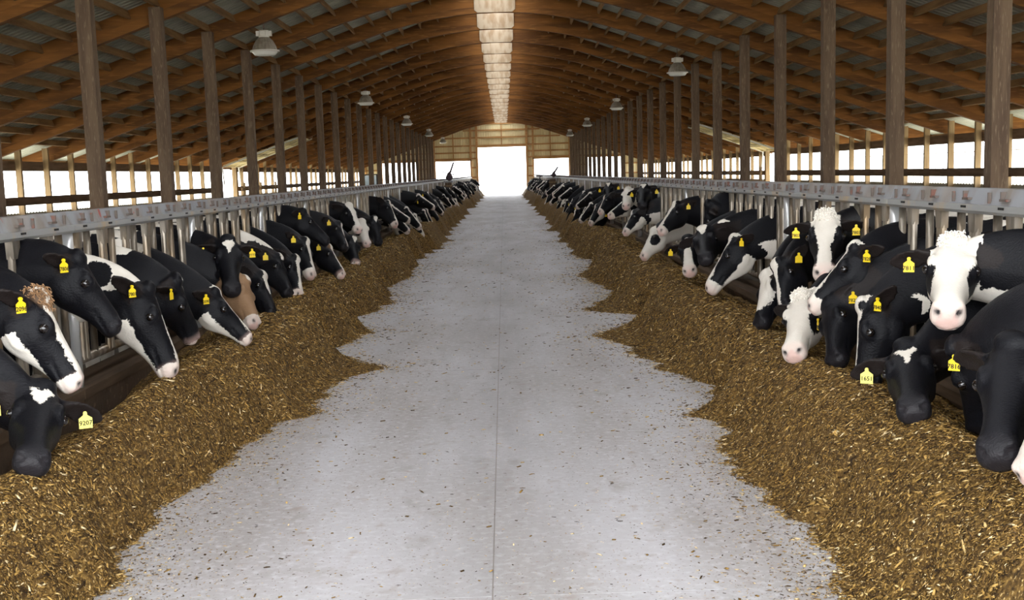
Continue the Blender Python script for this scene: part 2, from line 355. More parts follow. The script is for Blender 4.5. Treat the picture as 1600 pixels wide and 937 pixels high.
# ------------------------------------------------------------------ far end wall with its five openings
w = ob('wall_back', None, None, kind='structure'); w['label'] = 'cream sheet metal end wall on orange timber framing with door openings'
opens = [(-10.0,-7.1,2.88), (-5.55,-2.55,2.88), (-2.0,2.0,3.95), (2.55,5.55,2.88), (7.1,10.0,2.88)]
def top(x): return zt(x)-.02
def sheet(x0, x1, z0f, name):
    n = max(1, int((x1-x0)/.2)); b = MB(); v = []; f = []
    xsx = []
    for i in range(n):
        a = x0+(x1-x0)*i/n; wd = (x1-x0)/n; xsx += [(a,0),(a+.6*wd,0),(a+.7*wd,-.02),(a+.9*wd,-.02)]
    xsx.append((x1, 0))
    for x, dy in xsx: v += [(x, dy, z0f), (x, dy, top(x))]
    for i in range(len(xsx)-1): f.append((2*i, 2*i+2, 2*i+3, 2*i+1))
    b.add(v, f); ob(name, b.mesh(name, M['endwall']), w, (0, YW, 0))
edges = sorted(set([-XW, XW]+[e for o in opens for e in o[:2]]))
for a, c in zip(edges[:-1], edges[1:]):
    hit = [o for o in opens if abs(o[0]-a) < .01]
    n = max(1, round((c-a)/1.0))
    for i in range(n): sheet(a+(c-a)*i/n, a+(c-a)*(i+1)/n, hit[0][2] if hit else 0, 'wall_sheet')
for z in (.6, 1.5, 2.3, 3.05, 3.55, 4.1, 4.75, 5.35, 5.9):
    segs = [(-XW, XW)]
    for o in opens:
        if z < o[2]:
            ns = []
            for a, c in segs:
                if o[0] > a and o[1] < c: ns += [(a, o[0]), (o[1], c)]
                else: ns.append((a, c))
            segs = ns
    for a, c in segs:
        while a < c and top(a)-.25 < z: a += .1
        while c > a and top(c)-.25 < z: c -= .1
        if c-a > .25:
            b = MB(); b.box(a, c, -.12, -.04, z-.06, z+.06); ob('girt', b.mesh('girt', M['girt']), w, (0, YW, 0))
for x, wd, z0 in [(-11.4,.15,0),(-10.1,.14,0),(-7.0,.14,0),(-5.65,.16,0),(-4.05,.08,2.9),(-2.6,.14,0),(-2.08,.18,0),(0,.09,3.97),(2.08,.18,0),(2.6,.14,0),(4.05,.08,2.9),(5.65,.16,0),(7.0,.14,0),(10.1,.14,0),(11.4,.15,0)]:
    b = MB(); b.box(x-wd/2, x+wd/2, -.2, -.03, z0, top(x)-.1); ob('stud', b.mesh('stud', M['girt']), w, (0, YW, 0))
for o in opens:
    b = MB(); b.box(o[0], o[1], -.2, .02, o[2]-.02, o[2]+.16); ob('lintel', b.mesh('lintel', M['girt']), w, (0, YW, 0))

# ------------------------------------------------------------------ feed curbs
for s, side, n in ((-1, 'left', 1), (1, 'right', 2)):
    t = ob(f'trim_{n}', None, None, kind='structure'); t['label'] = f'dark stained concrete feed curb under the {side} headlock fence'
    b = MB(); b.box(-.13, .13, 0, 3.04, -.058, .44); cm = b.mesh('curb_block', M['curb'])
    b = MB(); b.box(-.16, .14, 0.004, 3.04, .44, .5); pk = b.mesh('curb_plank', M['plank'])
    for k in range(-1, 34):
        ob('curb_block', cm, t, (s*(XR+.06), 1.5+3.05*k, 0)); ob('curb_plank', pk, t, (s*(XR+.06), 1.5+3.05*k, 0))

# ------------------------------------------------------------------ headlock fences, panel by panel
PL = 3.05
def fence_meshes(s):
    m = {}
    # world x grows to the right; i = towards the lane
    i = -s
    b = MB(); b.prism_y([(i*-.03,1.59),(i*.012,1.588),(i*.035,1.508),(i*.05,1.505),(i*.05,1.478),(i*.03,1.468),(i*-.03,1.468)], 0.003, PL-.003); m['top_rail'] = b.mesh('top_rail', M['rail'])
    b = MB(); b.prism_y([(i*.035,1.507),(i*.056,1.505),(i*.058,1.474),(i*.045,1.458),(i*-.03,1.458),(i*-.03,1.466),(i*.036,1.474)], 0.003, PL-.003); m['rail_lip'] = b.mesh('rail_lip', M['rail_edge'])
    b = MB(); b.tube((0,0,.66),(0,PL,.66),.03,n=10); m['bottom_rail'] = b.mesh('bottom_rail', M['galv'], True)
    b = MB(); b.tube((0,0,.5),(0,0,1.47),.042,n=14); m['panel_post'] = b.mesh('panel_post', M['galv_bright'], True)
    b = MB(); b.tube((0,0,.66),(0,0,1.47),.023,n=10); m['fixed_bar'] = b.mesh('fixed_bar', M['galv'], True)
    b = MB(); b.tube((i*.02,-.032,.66),(i*.02,-.026,1.40),.021,n=10); b.tube((i*.02,.034,.66),(i*.02,.02,1.40),.021,n=10)
    b.add([(i*.02+dx,y,z) for dx in (-.02,.022) for y,z in ((-.045,1.36),(.04,1.36),(.055,1.47),(-.055,1.47))], [(0,1,2,3),(7,6,5,4),(0,4,5,1),(1,5,6,2),(2,6,7,3),(3,7,4,0)])
    m['locking_bar'] = b.mesh('locking_bar', M['galv'])
    b = MB(); b.box(min(i*.02,i*.05),max(i*.02,i*.05),-.045,.045,1.528,1.540); b.box(min(i*.015,i*.045),max(i*.015,i*.045),.033,.045,1.540,1.575); m['latch'] = b.mesh('latch', M['rust'])
    b = MB(); b.box(min(i*.03,i*.046),max(i*.03,i*.046),-.006,.006,1.515,1.570); m['latch_pin'] = b.mesh('latch_pin', M['rust'])
    b = MB(); b.box(min(i*.05,i*.060),max(i*.05,i*.060),-.035,.035,1.487,1.499); m['slot'] = b.mesh('slot', M['black'])
    return m
def fence_panel(s, side, k, y, fm, n):
    t = thing('headlock_panel', f'galvanised headlock panel of upright bars, {ordinal(n)} from the camera in the {side} fence', 'fence panel', loc=(s*XR, y, 0), group=f'headlock panels of the {side} fence')
    for nm in ('top_rail', 'rail_lip', 'bottom_rail', 'panel_post'): ob(nm, fm[nm], t)
    near = n <= 9
    if near:
        for q in range(6):
            yy = .508*q
            ob('fixed_bar', fm['fixed_bar'], t, (0, yy+.381, 0)); ob('locking_bar', fm['locking_bar'], t, (0, yy+.127, 0))
            ob('latch', fm['latch'], t, (0, yy+.2, 0)); ob('latch_pin', fm['latch_pin'], t, (0, yy+.4, 0)); ob('slot', fm['slot'], t, (0, yy+.2, 0))
    else:
        for nm, off in (('fixed_bar', .381), ('locking_bar', .127), ('latch', .2)):
            ob(nm, far[s][nm], t, kind='stuff')
far = {}
for s, side, ys in ((-1, 'left', 7.70-2*PL), (1, 'right', 8.0-2*PL)):
    fm = fence_meshes(s); far[s] = {}
    for nm, off in (('fixed_bar', .381), ('locking_bar', .127), ('latch', .2)):
        b = MB(); src = fm[nm]
        for q in range(6): b.add([(v.co.x, v.co.y+.508*q+off, v.co.z) for v in src.vertices], [tuple(p.vertices) for p in src.polygons])
        far[s][nm] = b.mesh(nm, src.materials[0])
    n = 0
    for k in range(34):
        y = ys+PL*k
        if y > YW-PL: break
        if y+PL > 4.5: n += 1
        else: continue
        fence_panel(s, side, k, y, fm, n)

# ------------------------------------------------------------------ feed piles
EL = [(3.0,1.72),(5.12,1.76),(5.76,1.80),(6.07,1.81),(6.55,1.78),(7.04,1.73),(7.68,1.68),(8.37,1.71),(8.91,1.58),(9.07,1.41),(10.24,1.48),(10.87,1.35),(11.43,1.03),(12.05,1.47),(12.66,1.84),(14.02,1.45),(15.39,1.9),(17.61,1.47),(19.22,1.9),(22.15,1.63),(25.05,1.71)]
ER = [(3.0,1.45),(4.82,1.49),(5.54,1.53),(5.92,1.58),(6.27,1.45),(6.7,1.43),(7.46,1.46),(7.83,1.44),(8.04,1.63),(8.43,1.47),(8.73,1.3),(9.28,1.69),(9.83,1.8),(10.67,1.5),(11.45,1.37),(12.1,1.32),(13.16,.99),(14.2,1.56),(15.0,1.73),(15.6,1.15),(18.03,1.65),(21.03,1.32),(23.84,1.85),(26.97,1.47)]
def vnoise(x, y, seed):
    x = np.asarray(x, float); y = np.asarray(y, float)
    xi = np.floor(x).astype(int); yi = np.floor(y).astype(int); fx = x-xi; fy = y-yi
    fx = fx*fx*(3-2*fx); fy = fy*fy*(3-2*fy)
    def h(a, b): 
        q = np.sin(a*127.1+b*311.7+seed*74.7)*43758.5453; return q-np.floor(q)
    return (h(xi,yi)*(1-fx)+h(xi+1,yi)*fx)*(1-fy)+(h(xi,yi+1)*(1-fx)+h(xi+1,yi+1)*fx)*fy
def edge_at(side, y):
    E_ = EL if side < 0 else ER
    yy = np.array([e[0] for e in E_]); ee = np.array([e[1] for e in E_])
    e = np.interp(y, yy, ee)
    f = 1.66+.24*(vnoise(np.asarray(y)*.45, 0*np.asarray(y), 3+side)-.5)*2-.22*(vnoise(np.asarray(y)*1.3, 0*np.asarray(y), 8+side) > .8)
    j = np.where(np.asarray(y) > 25, .5, 1.0)*.13*(vnoise(np.asarray(y)*2.6, 0*np.asarray(y), 13+side)-.5)+.08*(vnoise(np.asarray(y)*9, 0*np.asarray(y), 14+side)-.5)
    return np.where(np.asarray(y) > yy[-1], f, e)+j
def feed_z(side, lat, y):
    e = edge_at(side, y); crest = 2.02+.10*(vnoise(y*.6, 0*y, 21+side)-.5); top_ = .535+.09*(vnoise(y*.5, 0*y, 31+side)-.5)
    u = np.clip((lat-e)/np.maximum(crest-e, .1), 0, 1)
    body = top_*(1-(1-u)**1.7)
    # a thin tongue stays thin where it runs out into the lane
    thin = np.clip((lat-1.40)/.35, .12, 1)
    z = body*np.where(lat < 1.75, thin, 1)
    back = np.clip((lat-crest)/(2.50-crest), 0, 1); tr = .07+.10*(vnoise(y*1.4, 0*y, 41+side)-.3)+(.22*np.exp(-((y-7.6)/1.5)**2) if side < 0 else .10*np.exp(-((y-5.6)/.8)**2))
    z = z-np.where(lat > crest, tr*back*back*(3-2*back), 0)
    z = z+(.05*(vnoise(lat*4, y*3, 51)-.5)+.022*(vnoise(lat*13, y*11, 52)-.5)+.012*(vnoise(lat*40, y*34, 53)-.5))*np.clip((lat-e)/.25, 0, 1)
    return np.where(lat < e, -.004, np.maximum(z, .004))
def chips_mesh(name, P, Nrm, ln, wd, cols):
    """thin three-sided flakes lying at random on the surface points P"""
    n = len(P); a = rng.uniform(0, 2*np.pi, n)
    t1 = np.stack([np.cos(a), np.sin(a), rng.normal(0, .35, n)], 1)
    t1 -= Nrm*np.sum(t1*Nrm, 1)[:, None]*.8; t1 /= np.linalg.norm(t1, axis=1)[:, None]
    t2 = np.cross(Nrm, t1); t2 /= np.linalg.norm(t2, axis=1)[:, None]
    t2 = t2+Nrm*rng.normal(0, .35, n)[:, None]; t2 /= np.linalg.norm(t2, axis=1)[:, None]
    up = np.cross(t1, t2)
    L_ = ln[:, None]/2; W_ = wd[:, None]/2
    c = P+Nrm*.004
    V = np.stack([c-t1*L_-t2*W_, c-t1*L_+t2*W_*.6, c+t1*L_+t2*W_, c+t1*L_-t2*W_*.5, c+up*W_*.55+t1*L_*.1], 1).reshape(-1, 3)
    base = np.arange(n)[:, None]*5
    T = np.array([[0,1,4],[1,2,4],[2,3,4],[3,0,4],[1,0,2],[2,0,3]])
    Fc = (base[:, None, :]+T[None]).reshape(-1, 3)
    me = bpy.data.meshes.new(name); me.vertices.add(len(V)); me.vertices.foreach_set('co', V.ravel())
    me.loops.add(len(Fc)*3); me.loops.foreach_set('vertex_index', Fc.ravel().astype(np.int32))
    me.polygons.add(len(Fc)); me.polygons.foreach_set('loop_start', (np.arange(len(Fc))*3).astype(np.int32))
    me.update(calc_edges=True)
    at = me.attributes.new('chip', 'FLOAT_COLOR', 'POINT')
    cc = np.concatenate([cols, np.ones((n,1))], 1); at.data.foreach_set('color', np.repeat(cc, 5, 0).ravel())
    me.materials.append(M['chips']); return me
PAL = np.array([[.05,.027,.008],[.12,.066,.018],[.21,.120,.030],[.31,.183,.048],[.42,.258,.075],[.58,.40,.16],[.80,.63,.36]])
PW = np.array([.20,.24,.21,.16,.10,.06,.03])
def chip_cols(n, pw=PW):
    c = PAL[rng.choice(len(PAL), n, p=pw/pw.sum())]; return np.clip(c*rng.uniform(.75,1.25,(n,1)), 0, .95)
def sample_y(n, y0, y1, pw):
    u = rng.uniform(0, 1, n); a = 1-pw
    return (y0**a+u*(y1**a-y0**a))**(1/a)
for s, side in ((-1, 'left'), (1, 'right')):
    lat = np.concatenate([np.linspace(.85, 2.53, 85)])
    ys = np.concatenate([np.arange(3.2, 14, .035), np.arange(14, 30, .08), np.arange(30, YW-3, .25)])
    LA, YY = np.meshgrid(lat, ys); Z = feed_z(s, LA, YY)
    Z[:, -1] = np.maximum(Z[:, -1], 0.02)
    V = np.stack([s*LA, YY, Z], -1).reshape(-1, 3); nl = len(lat); ny = len(ys)
    idx = (np.arange(ny-1)[:, None]*nl+np.arange(nl-1)[None]).ravel()
    zq = Z.reshape(-1); keep = (np.maximum.reduce([zq[idx], zq[idx+1], zq[idx+nl], zq[idx+nl+1]]) > 0)
    idx = idx[keep]
    Q = np.stack([idx, idx+1, idx+nl+1, idx+nl], 1)
    if s < 0: Q = Q[:, ::-1]
    me = bpy.data.meshes.new('feed_pile'); me.from_pydata(V.tolist(), [], Q.tolist()); me.materials.append(M['feed'])
    me.polygons.foreach_set('use_smooth', [True]*len(me.polygons))
    fp = thing('feed_pile', f'long brown windrow of chopped mixed feed heaped below the {side} row of cows', 'cattle feed', me, kind='stuff')
    n = 112000; yy = sample_y(n, 4.0, 32, 1.75); la = edge_at(s, yy)-.04+rng.uniform(0, 1, n)*(2.48-edge_at(s, yy))
    e = .02; z = np.maximum(feed_z(s, la, yy), 0); dzx = (feed_z(s, la+e, yy)-feed_z(s, la-e, yy))/(2*e); dzy = (feed_z(s, la, yy+e)-feed_z(s, la, yy-e))/(2*e)
    Nr = np.stack([-s*np.clip(dzx,-1.5,1.5), -np.clip(dzy,-1.5,1.5), np.ones(n)], 1); Nr /= np.linalg.norm(Nr, axis=1)[:, None]
    sc = np.clip(yy/9, .75, 2.2)
    ln = np.exp(rng.normal(np.log(.0145), .65, n))*sc; wd = np.clip(ln*rng.uniform(.16,.5,n), .0025, .012*sc.mean()); ln = np.minimum(ln, .09)
    cm = chips_mesh('feed_flakes', np.stack([s*la, yy, z], 1), Nr, ln, wd, chip_cols(n))
    ob('feed_flakes', cm, fp, kind='stuff')
# loose flakes on the lane
n = 24000; yy = sample_y(n, 4.0, 45, 1.8); sd = rng.choice([-1, 1], n)
off = rng.exponential(.17, n); far_f = rng.uniform(0, 1, n) < .2
la = np.where(sd < 0, edge_at(-1, yy), edge_at(1, yy))-off
la = np.where(far_f, rng.uniform(-1.6, 1.6, n)*sd, la); ok = np.abs(la) < 2.0
P = np.stack([sd*la, yy, np.zeros(n)], 1)[ok]; k = len(P)
ln = np.exp(rng.normal(np.log(.012), .5, k))*np.clip(P[:,1]/9, .8, 2.5); wd = np.clip(ln*rng.uniform(.2,.6,k), .003, .015)
lit = chips_mesh('feed_litter', P, np.tile([0,0,1.], (k,1)), ln, wd, chip_cols(k, np.array([.2,.22,.15,.1,.08,.15,.22])))
thing('feed_litter', 'loose flakes of feed and pale chaff scattered on the concrete lane', 'feed litter', lit, kind='stuff')

# ------------------------------------------------------------------ hanging lamps
def lamp_meshes():
    m = {}
    b = MB(); b.lathe([(.07,.27),(.10,.265),(.17,.20),(.225,.10),(.255,.0),(.245,.0),(.21,.10),(.15,.19),(.07,.255)], 40, .04, cap=False); m['reflector'] = b.mesh('reflector', M['lampgrey'])
    b = MB(); b.lathe([(.285,.012),(.29,0),(.285,-.015),(.25,-.02),(.25,.012)], 32, cap=False); m['rim'] = b.mesh('rim', M['lampwhite'], True)
    b = MB(); b.lathe([(.262,-.005),(.245,-.03),(.215,-.065),(.20,-.08),(.1,-.088),(.01,-.09)], 32); m['lens'] = b.mesh('lens', M['lens'], True)
    b = MB(); b.lathe([(.10,.26),(.11,.30),(.11,.38),(.09,.40),(.02,.41)], 16); b.box(-.15,-.09,-.06,.06,.29,.385); b.box(.09,.15,-.06,.06,.29,.385); b.box(-.05,.05,-.14,.14,.29,.37); m['ballast'] = b.mesh('ballast', M['lampwhite'])
    b = MB(); b.tube((0,0,.40),(0,0,1),.012,n=6); m['hook_rod'] = b.mesh('hook_rod', M['rust'])
    return m
lmz = lamp_meshes()
for s, side, ys in ((-1, 'left', [25.3, 43.6, 61.9, 80.2, 98.5]), (1, 'right', [34.2, 52.5, 70.8, 89.1])):
    for n, y in enumerate(ys):
        x = s*(4.55 if s < 0 else 4.85); z = 4.28
        t = thing('barn_lamp', f'unlit dome shaped hanging lamp, {ordinal(n+1)} from the camera along the {side} side', 'lamp', loc=(x, y, z), group=f'hanging lamps along the {side} side')
        for nm in ('reflector', 'rim', 'lens', 'ballast'): ob(nm, lmz[nm], t)
        r = ob('hook_rod', lmz['hook_rod'], t); h = zt(x)-.15-z; r.scale = (1, 1, h/1.0); 
# ------------------------------------------------------------------ cows
def loft(rings):
    n = len(rings[0]); v = [tuple(p) for r in rings for p in r]; f = []
    for k in range(len(rings)-1):
        for i in range(n): f.append((k*n+i, k*n+(i+1)%n, (k+1)*n+(i+1)%n, (k+1)*n+i))
    f.append(tuple(range(n-1, -1, -1))); f.append(tuple(range((len(rings)-1)*n, len(rings)*n)))
    return v, f
ANG = np.linspace(0, 2*np.pi, 20, endpoint=False)
def ellipsoid(c, ax, r, nu=12, nv=7):
    ax = np.array(ax); v = []; 
    rings = []
    for k in range(1, nv):
        ph = math.pi*k/nv
        rings.append([np.array(c)+ax[0]*r[0]*math.sin(ph)*math.cos(t)+ax[1]*r[1]*math.sin(ph)*math.sin(t)+ax[2]*r[2]*math.cos(ph) for t in np.linspace(0, 2*np.pi, nu, endpoint=False)])
    return loft(rings)
def bez(p0, p1, p2, p3, t):
    t = np.asarray(t)[:, None]; return (1-t)**3*p0+3*(1-t)**2*t*p1+3*(1-t)*t*t*p2+t**3*p3
# head stations: distance from poll, face line, throat line, half width, lower width factor
HEAD = [(-.055,-.03,-.14,.062,.9),(-.02,.004,-.205,.086,.85),(.03,.020,-.255,.102,.75),(.08,.020,-.282,.110,.70),(.14,.014,-.292,.117,.66),(.19,.008,-.283,.114,.66),
        (.25,.003,-.252,.096,.68),(.31,.0,-.216,.080,.74),(.37,-.002,-.188,.072,.84),(.42,-.003,-.172,.073,.92),(.46,-.009,-.165,.081,.95),(.495,-.020,-.160,.082,.92),(.525,-.043,-.148,.070,.85),(.54,-.066,-.128,.042,.8)]
BODY = [(-.20,1.02,.17,.13),(-.32,.98,.30,.21),(-.55,.97,.385,.24),(-.85,.93,.41,.275),(-1.2,.915,.43,.298),(-1.5,.94,.41,.29),(-1.75,1.0,.35,.255),(-1.92,1.05,.27,.20),(-1.99,1.08,.14,.10)]
LEG_F = [((-.50,.17,.80),.11),((-.47,.175,.60),.072),((-.47,.175,.44),.052),((-.47,.175,.25),.036),((-.47,.175,.11),.042),((-.46,.175,.05),.052),((-.45,.175,-.05),.060)]
LEG_H = [((-1.66,.18,.85),.16),((-1.58,.20,.66),.11),((-1.75,.19,.50),.062),((-1.74,.185,.42),.05),((-1.70,.18,.22),.038),((-1.69,.18,.10),.044),((-1.68,.18,.04),.052),((-1.67,.18,-.05),.060)]
eye_me = None
def cow_mesh(P, h, d, spec, voxel=.015, yb=0.0):
    """one continuous cow body in local axes (+x out through the fence, z up, origin on the ground under the fence line);
    P poll, h unit vector poll to muzzle, d unit vector out of the forehead; yb sideways shift of the body"""
    P = np.array(P, float); h = nn(h); d = nn(np.array(d)-h*np.dot(d, h)); sv = np.cross(d, h)
    k = spec.get('hs', 1.0)
    H = lambda t, s_, dd: P+k*(h*t+sv*s_+d*dd)
    b = MB()
    rings = []
    for t, tp, bt, w, lw in HEAD:
        c = (tp+bt)/2; hh = (tp-bt)/2; r = []
        for a in ANG:
            ca, sa = math.cos(a), math.sin(a)
            y = math.copysign(abs(ca)**.85, ca)*w*(1-(1-lw)*max(0, -sa)**.9); r.append(H(t, y, c+math.copysign(abs(sa)**.8, sa)*hh))
        rings.append(r)
    b.add(*loft(rings))
    for q in (-1, 1):
        b.add(*ellipsoid(H(.165, q*.096, -.055), (h, sv, d), (.046,.026,.036)))
        b.add(*ellipsoid(H(.145, q*.088, -.018), (h, sv, d), (.05,.028,.024)))
        b.add(*ellipsoid(H(.475, q*.048, -.045), (h, sv, d), (.035,.03,.03)))
        b.add(*ellipsoid(H(.13, q*.075, -.17), (h, sv, d), (.10,.035,.075)))
    b.add(*ellipsoid(H(.0, 0, .008), (h, sv, d), (.055,.07,.038)))
    # ears
    sweep = spec.get('sweep', .35); ears = {}
    for q in (-1, 1):
        root = H(.035, q*.085, -.055); e = nn(sv*q*(1-.35*sweep)-h*sweep-d*(.15+.25*sweep)); up = nn(d-e*np.dot(d, e)) if sweep < .75 else nn(d+h*.3-e*np.dot(d+h*.3, e))
        fr = np.cross(e, up); fr = fr if np.dot(fr, h) > 0 else -fr
        rings = []
        for t, w, th, cup in ((-.02,.028,.024,0),(.03,.034,.022,.012),(.07,.055,.017,.022),(.12,.062,.014,.024),(.17,.052,.013,.018),(.205,.030,.012,.008),(.22,.012,.01,0)):
            r = []
            for a in ANG:
                y = math.cos(a)*w; r.append(root+k*(e*t*1.0+up*(y-.12*t)+fr*(math.sin(a)*th+cup*((y/max(w,.01))**2)-cup*.5)))
            rings.append(r)
        b.add(*loft(rings)); ears[q] = (root+e*.115*k, e, fr)
    # neck
    Bp = np.array([-.46, yb, 1.06]); fro = max(0, -np.dot(d, spec.get('view', (0,0,0)))); E_ = H(.05+.09*fro, 0, -.12-.03*fro); ln = np.linalg.norm(E_-Bp)
    T0 = nn(E_-Bp)*.5+np.array([.6, 0, .18]); T1 = h*.55+nn(E_-Bp)*.6-d*.12
    tt = np.linspace(0, 1, 15); cv = bez(Bp, Bp+nn(T0)*ln*.36, E_-nn(T1)*ln*.33, E_, tt)
    # the neck must slip through the fence between the rails
    nk = []; rings = []
    for i, c in enumerate(cv):
        t = tt[i]; tg = nn(cv[min(i+1, 14)]-cv[max(i-1, 0)])
        ref = nn(np.array([-.2, 0, 1.])*(1-t)+d*t*.9+np.array([-.35,0,.4])*t); u = nn(ref-tg*np.dot(ref, tg)); sd = np.cross(u, tg)
        hh = np.interp(t, [0,.25,.5,.75,1], [.33,.275,.225,.18,.135]); ww = np.interp(t, [0,.25,.5,.75,1], [.19,.155,.125,.105,.088])
        r = []
        for a in ANG:
            ca, sa = math.cos(a), math.sin(a); r.append(c+sd*ca*ww*(1-.25*max(0, sa))+u*sa*hh*(1.0 if sa > 0 else 1.05))
        rings.append(r); nk.append((c, u, sd, hh))
    b.add(*loft(rings))
    # body, legs, udder, tail
    Yb = np.array([0, yb, 0]); rings = []
    for x, zc, hh, ww in BODY:
        rings.append([np.array([x, yb+math.cos(a)*ww*(1-.30*max(0, math.sin(a))**2), zc+math.sin(a)*hh]) for a in ANG])
    b.add(*loft(rings))
    for q in (-1, 1):
        for L_ in (LEG_F, LEG_H):
            rings = []
            for i, (p, r) in enumerate(L_):
                p = np.array([p[0], yb+q*p[1], p[2]]); rings.append([p+r*np.array([math.cos(a)*1.15, math.sin(a)*.85, 0]) for a in ANG])
            b.add(*loft(rings))
        b.add(*ellipsoid(np.array([-.52, yb+q*.15, .98]), np.eye(3), (.17,.11,.30)))
        b.add(*ellipsoid(np.array([-1.75, yb+q*.17, 1.26]), np.eye(3), (.09,.06,.06)))
    b.add(*ellipsoid(np.array([-1.55, yb, .58]), np.eye(3), (.22,.16,.15)))
    b.tube((-1.98, yb, 1.22), (-2.06, yb, .75), .035, .022, 8); b.tube((-2.06, yb, .77), (-2.06, yb, .42), .024, .05, 8)
    me = b.mesh('cow', M['hide']); o = bpy.data.objects.new('cow_tmp', me); C.objects.link(o)
    r = o.modifiers.new('r', 'REMESH'); r.mode = 'VOXEL'; r.voxel_size = voxel; r.adaptivity = spec.get('adapt', .008)
    sm_ = o.modifiers.new('s', 'SMOOTH'); sm_.factor = .5; sm_.iterations = 3
    dg = bpy.context.evaluated_depsgraph_get(); out = bpy.data.meshes.new_from_object(o.evaluated_get(dg)); bpy.data.objects.remove(o); bpy.data.meshes.remove(me)
    n = len(out.vertices); co = np.empty(n*3); out.vertices.foreach_get('co', co); co = co.reshape(-1, 3)
    q = (co-P)/k; T = q@h; Sx = q@sv; D = q@d
    inh = (T > -.06) & (T < .6) & (np.abs(Sx) < .135) & (D < .1) & (D > -.335)
    # nostrils and mouth pressed into the muzzle
    for sg in (-1, 1):
        w = np.exp(-(((T-.510)/.022)**2+((Sx-sg*.050)/.015)**2+((D+.052)/.014)**2)); co -= ((h*.6+sv*sg*.8)*w[:, None]*.015)*k
    w = np.where(T > .33, np.exp(-((D+.130-.10*np.clip(.5-T, 0, .2))/.008)**2), 0)*np.where(inh, 1, 0)
    co -= sv[None]*(np.sign(Sx)*w*.011)[:, None]*k
    out.vertices.foreach_set('co', co.ravel())
    # ---- hide pattern: signed distance into the white
    cvA = np.array([c for c, _, _, _ in nk]); dist = np.linalg.norm(co[:, None, :]-cvA[None], axis=2); ni = dist.argmin(1); nd = dist.min(1)
    uA = np.array([u for _, u, _, _ in nk]); sA = np.array([s_ for _, _, s_, _ in nk])
    rel = co-cvA[ni]; nu = np.sum(rel*uA[ni], 1); ns = np.sum(rel*sA[ni], 1); nt_ = tt[ni]
    ear = np.zeros(n, bool)
    for q_ in (-1, 1):
        c_, e_, _f = ears[q_]; r_ = co-(c_-e_*.115*k); al = r_@e_; ear |= (al > .018) & (al < .3) & (np.linalg.norm(r_-al[:, None]*e_, axis=1) < .085)
    body = ~inh & (nt_ < .3)
    white = np.full(n, -.06)
    rs = np.random.default_rng(spec.get('seed', 1))
    for _ in range(spec.get('nblob', 7)+11):
        c = np.array([rs.uniform(-1.95, -.55), yb+rs.choice([-1, 1])*rs.uniform(.05, .32), rs.uniform(.85, 1.5)]); rr = rs.uniform(.14, .34)
        white = np.maximum(white, np.where(body, rr-np.linalg.norm((co-c)*np.array([1,1,1.1]), axis=1), -.06))
    white = np.where(body, np.maximum(white, .52-co[:, 2]), white)
    for (t, a, rr) in spec.get('neck', []):                                # patch: place along the neck, angle from its crest, size
        i = int(round(t*14)); c, u, s_, hh = nk[i]; c2 = c+u*hh*.9*math.cos(math.radians(a))+s_*.12*math.sin(math.radians(a))
        white = np.maximum(white, np.where(~ear, rr-np.linalg.norm(co-c2, axis=1), -.06))
    if spec.get('neckwhite'):
        t0, spots = spec['neckwhite']; f = np.minimum((nt_-t0)*.8, .06)
        for (t, a, rr) in spots:
            c, u, s_, hh = nk[int(round(t*14))]; c2 = c+u*hh*.9*math.cos(math.radians(a))+s_*.12*math.sin(math.radians(a)); f = np.minimum(f, np.linalg.norm(co-c2, axis=1)-rr)
        white = np.maximum(white, np.where(~ear & ~inh, f, -.06))
    if spec.get('throat'):
        a0, a1, lim = spec['throat']; white = np.maximum(white, np.where(~inh & (nt_ > a0) & (nt_ < a1), np.minimum(-nu-lim, .06), -.06))
    hw = np.full(n, -.06)
    if 'blaze' in spec:
        pts = spec['blaze']; tp = [p_[0] for p_ in pts]; tp[0] = tp[0] if tp[0] > .011 else -.12; wp = [p_[1] for p_ in pts]; of = [p_[2] if len(p_) > 2 else 0 for p_ in pts]
        hw = np.maximum(hw, np.where((T > tp[0]-.03) & (T < tp[-1]+.03) & (D > -.10), np.minimum(np.minimum(np.interp(T, tp, wp)-np.abs(Sx-np.interp(T, tp, of)), T-tp[0]), tp[-1]-T), -.06))
    if 'star' in spec:
        t0, ws, ls = spec['star']; f = np.clip((T-t0)/ls, 0, 1); lobes = .018*np.abs(np.abs(Sx)/ws-.5)
        hw = np.maximum(hw, np.where(D > -.07, np.minimum(np.minimum(ws*(1-f)-np.abs(Sx), T-t0-lobes), t0+ls-T), -.06))
    if spec.get('wf'):                                                     # white face, black round the eyes
        pe = np.minimum(np.hypot((T-.19)/1.35, (np.abs(Sx)-.115), (D+.07)/1.2 if False else 0*T)-.05, .05)
        pe = np.sqrt(((T-.20)/1.5)**2+((np.abs(Sx)-.11))**2+((D+.09)/1.3)**2)-.062
        hw = np.maximum(hw, np.minimum(pe, .04)*np.where(T > -.05, 1, 1))
    if 'jaw' in spec: hw = np.maximum(hw, np.where(T > spec['jaw'][1], np.minimum(-D-spec['jaw'][0]+.12*np.clip(T-.25, 0, .3), .05), -.06))
    if 'muz' in spec: hw = np.maximum(hw, np.clip(T-spec['muz'], -.06, .05))
    if spec.get('tuft'): hw = np.maximum(hw, np.where(D > -.06, np.minimum(.055-np.hypot(T-.0, Sx), .05), -.06))
    white = np.where(inh & ~ear, hw, white); white = np.where(ear, -.06 if not spec.get('earw') else .03, white)
    skin = np.where(inh, np.maximum(np.clip((T-.502-.03*np.abs(Sx)/.07)/.014, 0, 1), .45*np.clip((T-.44)/.05, 0, 1)), 0)*np.where(D > -.13, 1, .5)
    nost = np.zeros(n)
    for sg in (-1, 1): nost = np.maximum(nost, np.exp(-(((T-.505)/.032)**2+((Sx-sg*.050)/.019)**2+((D+.052)/.016)**2)))
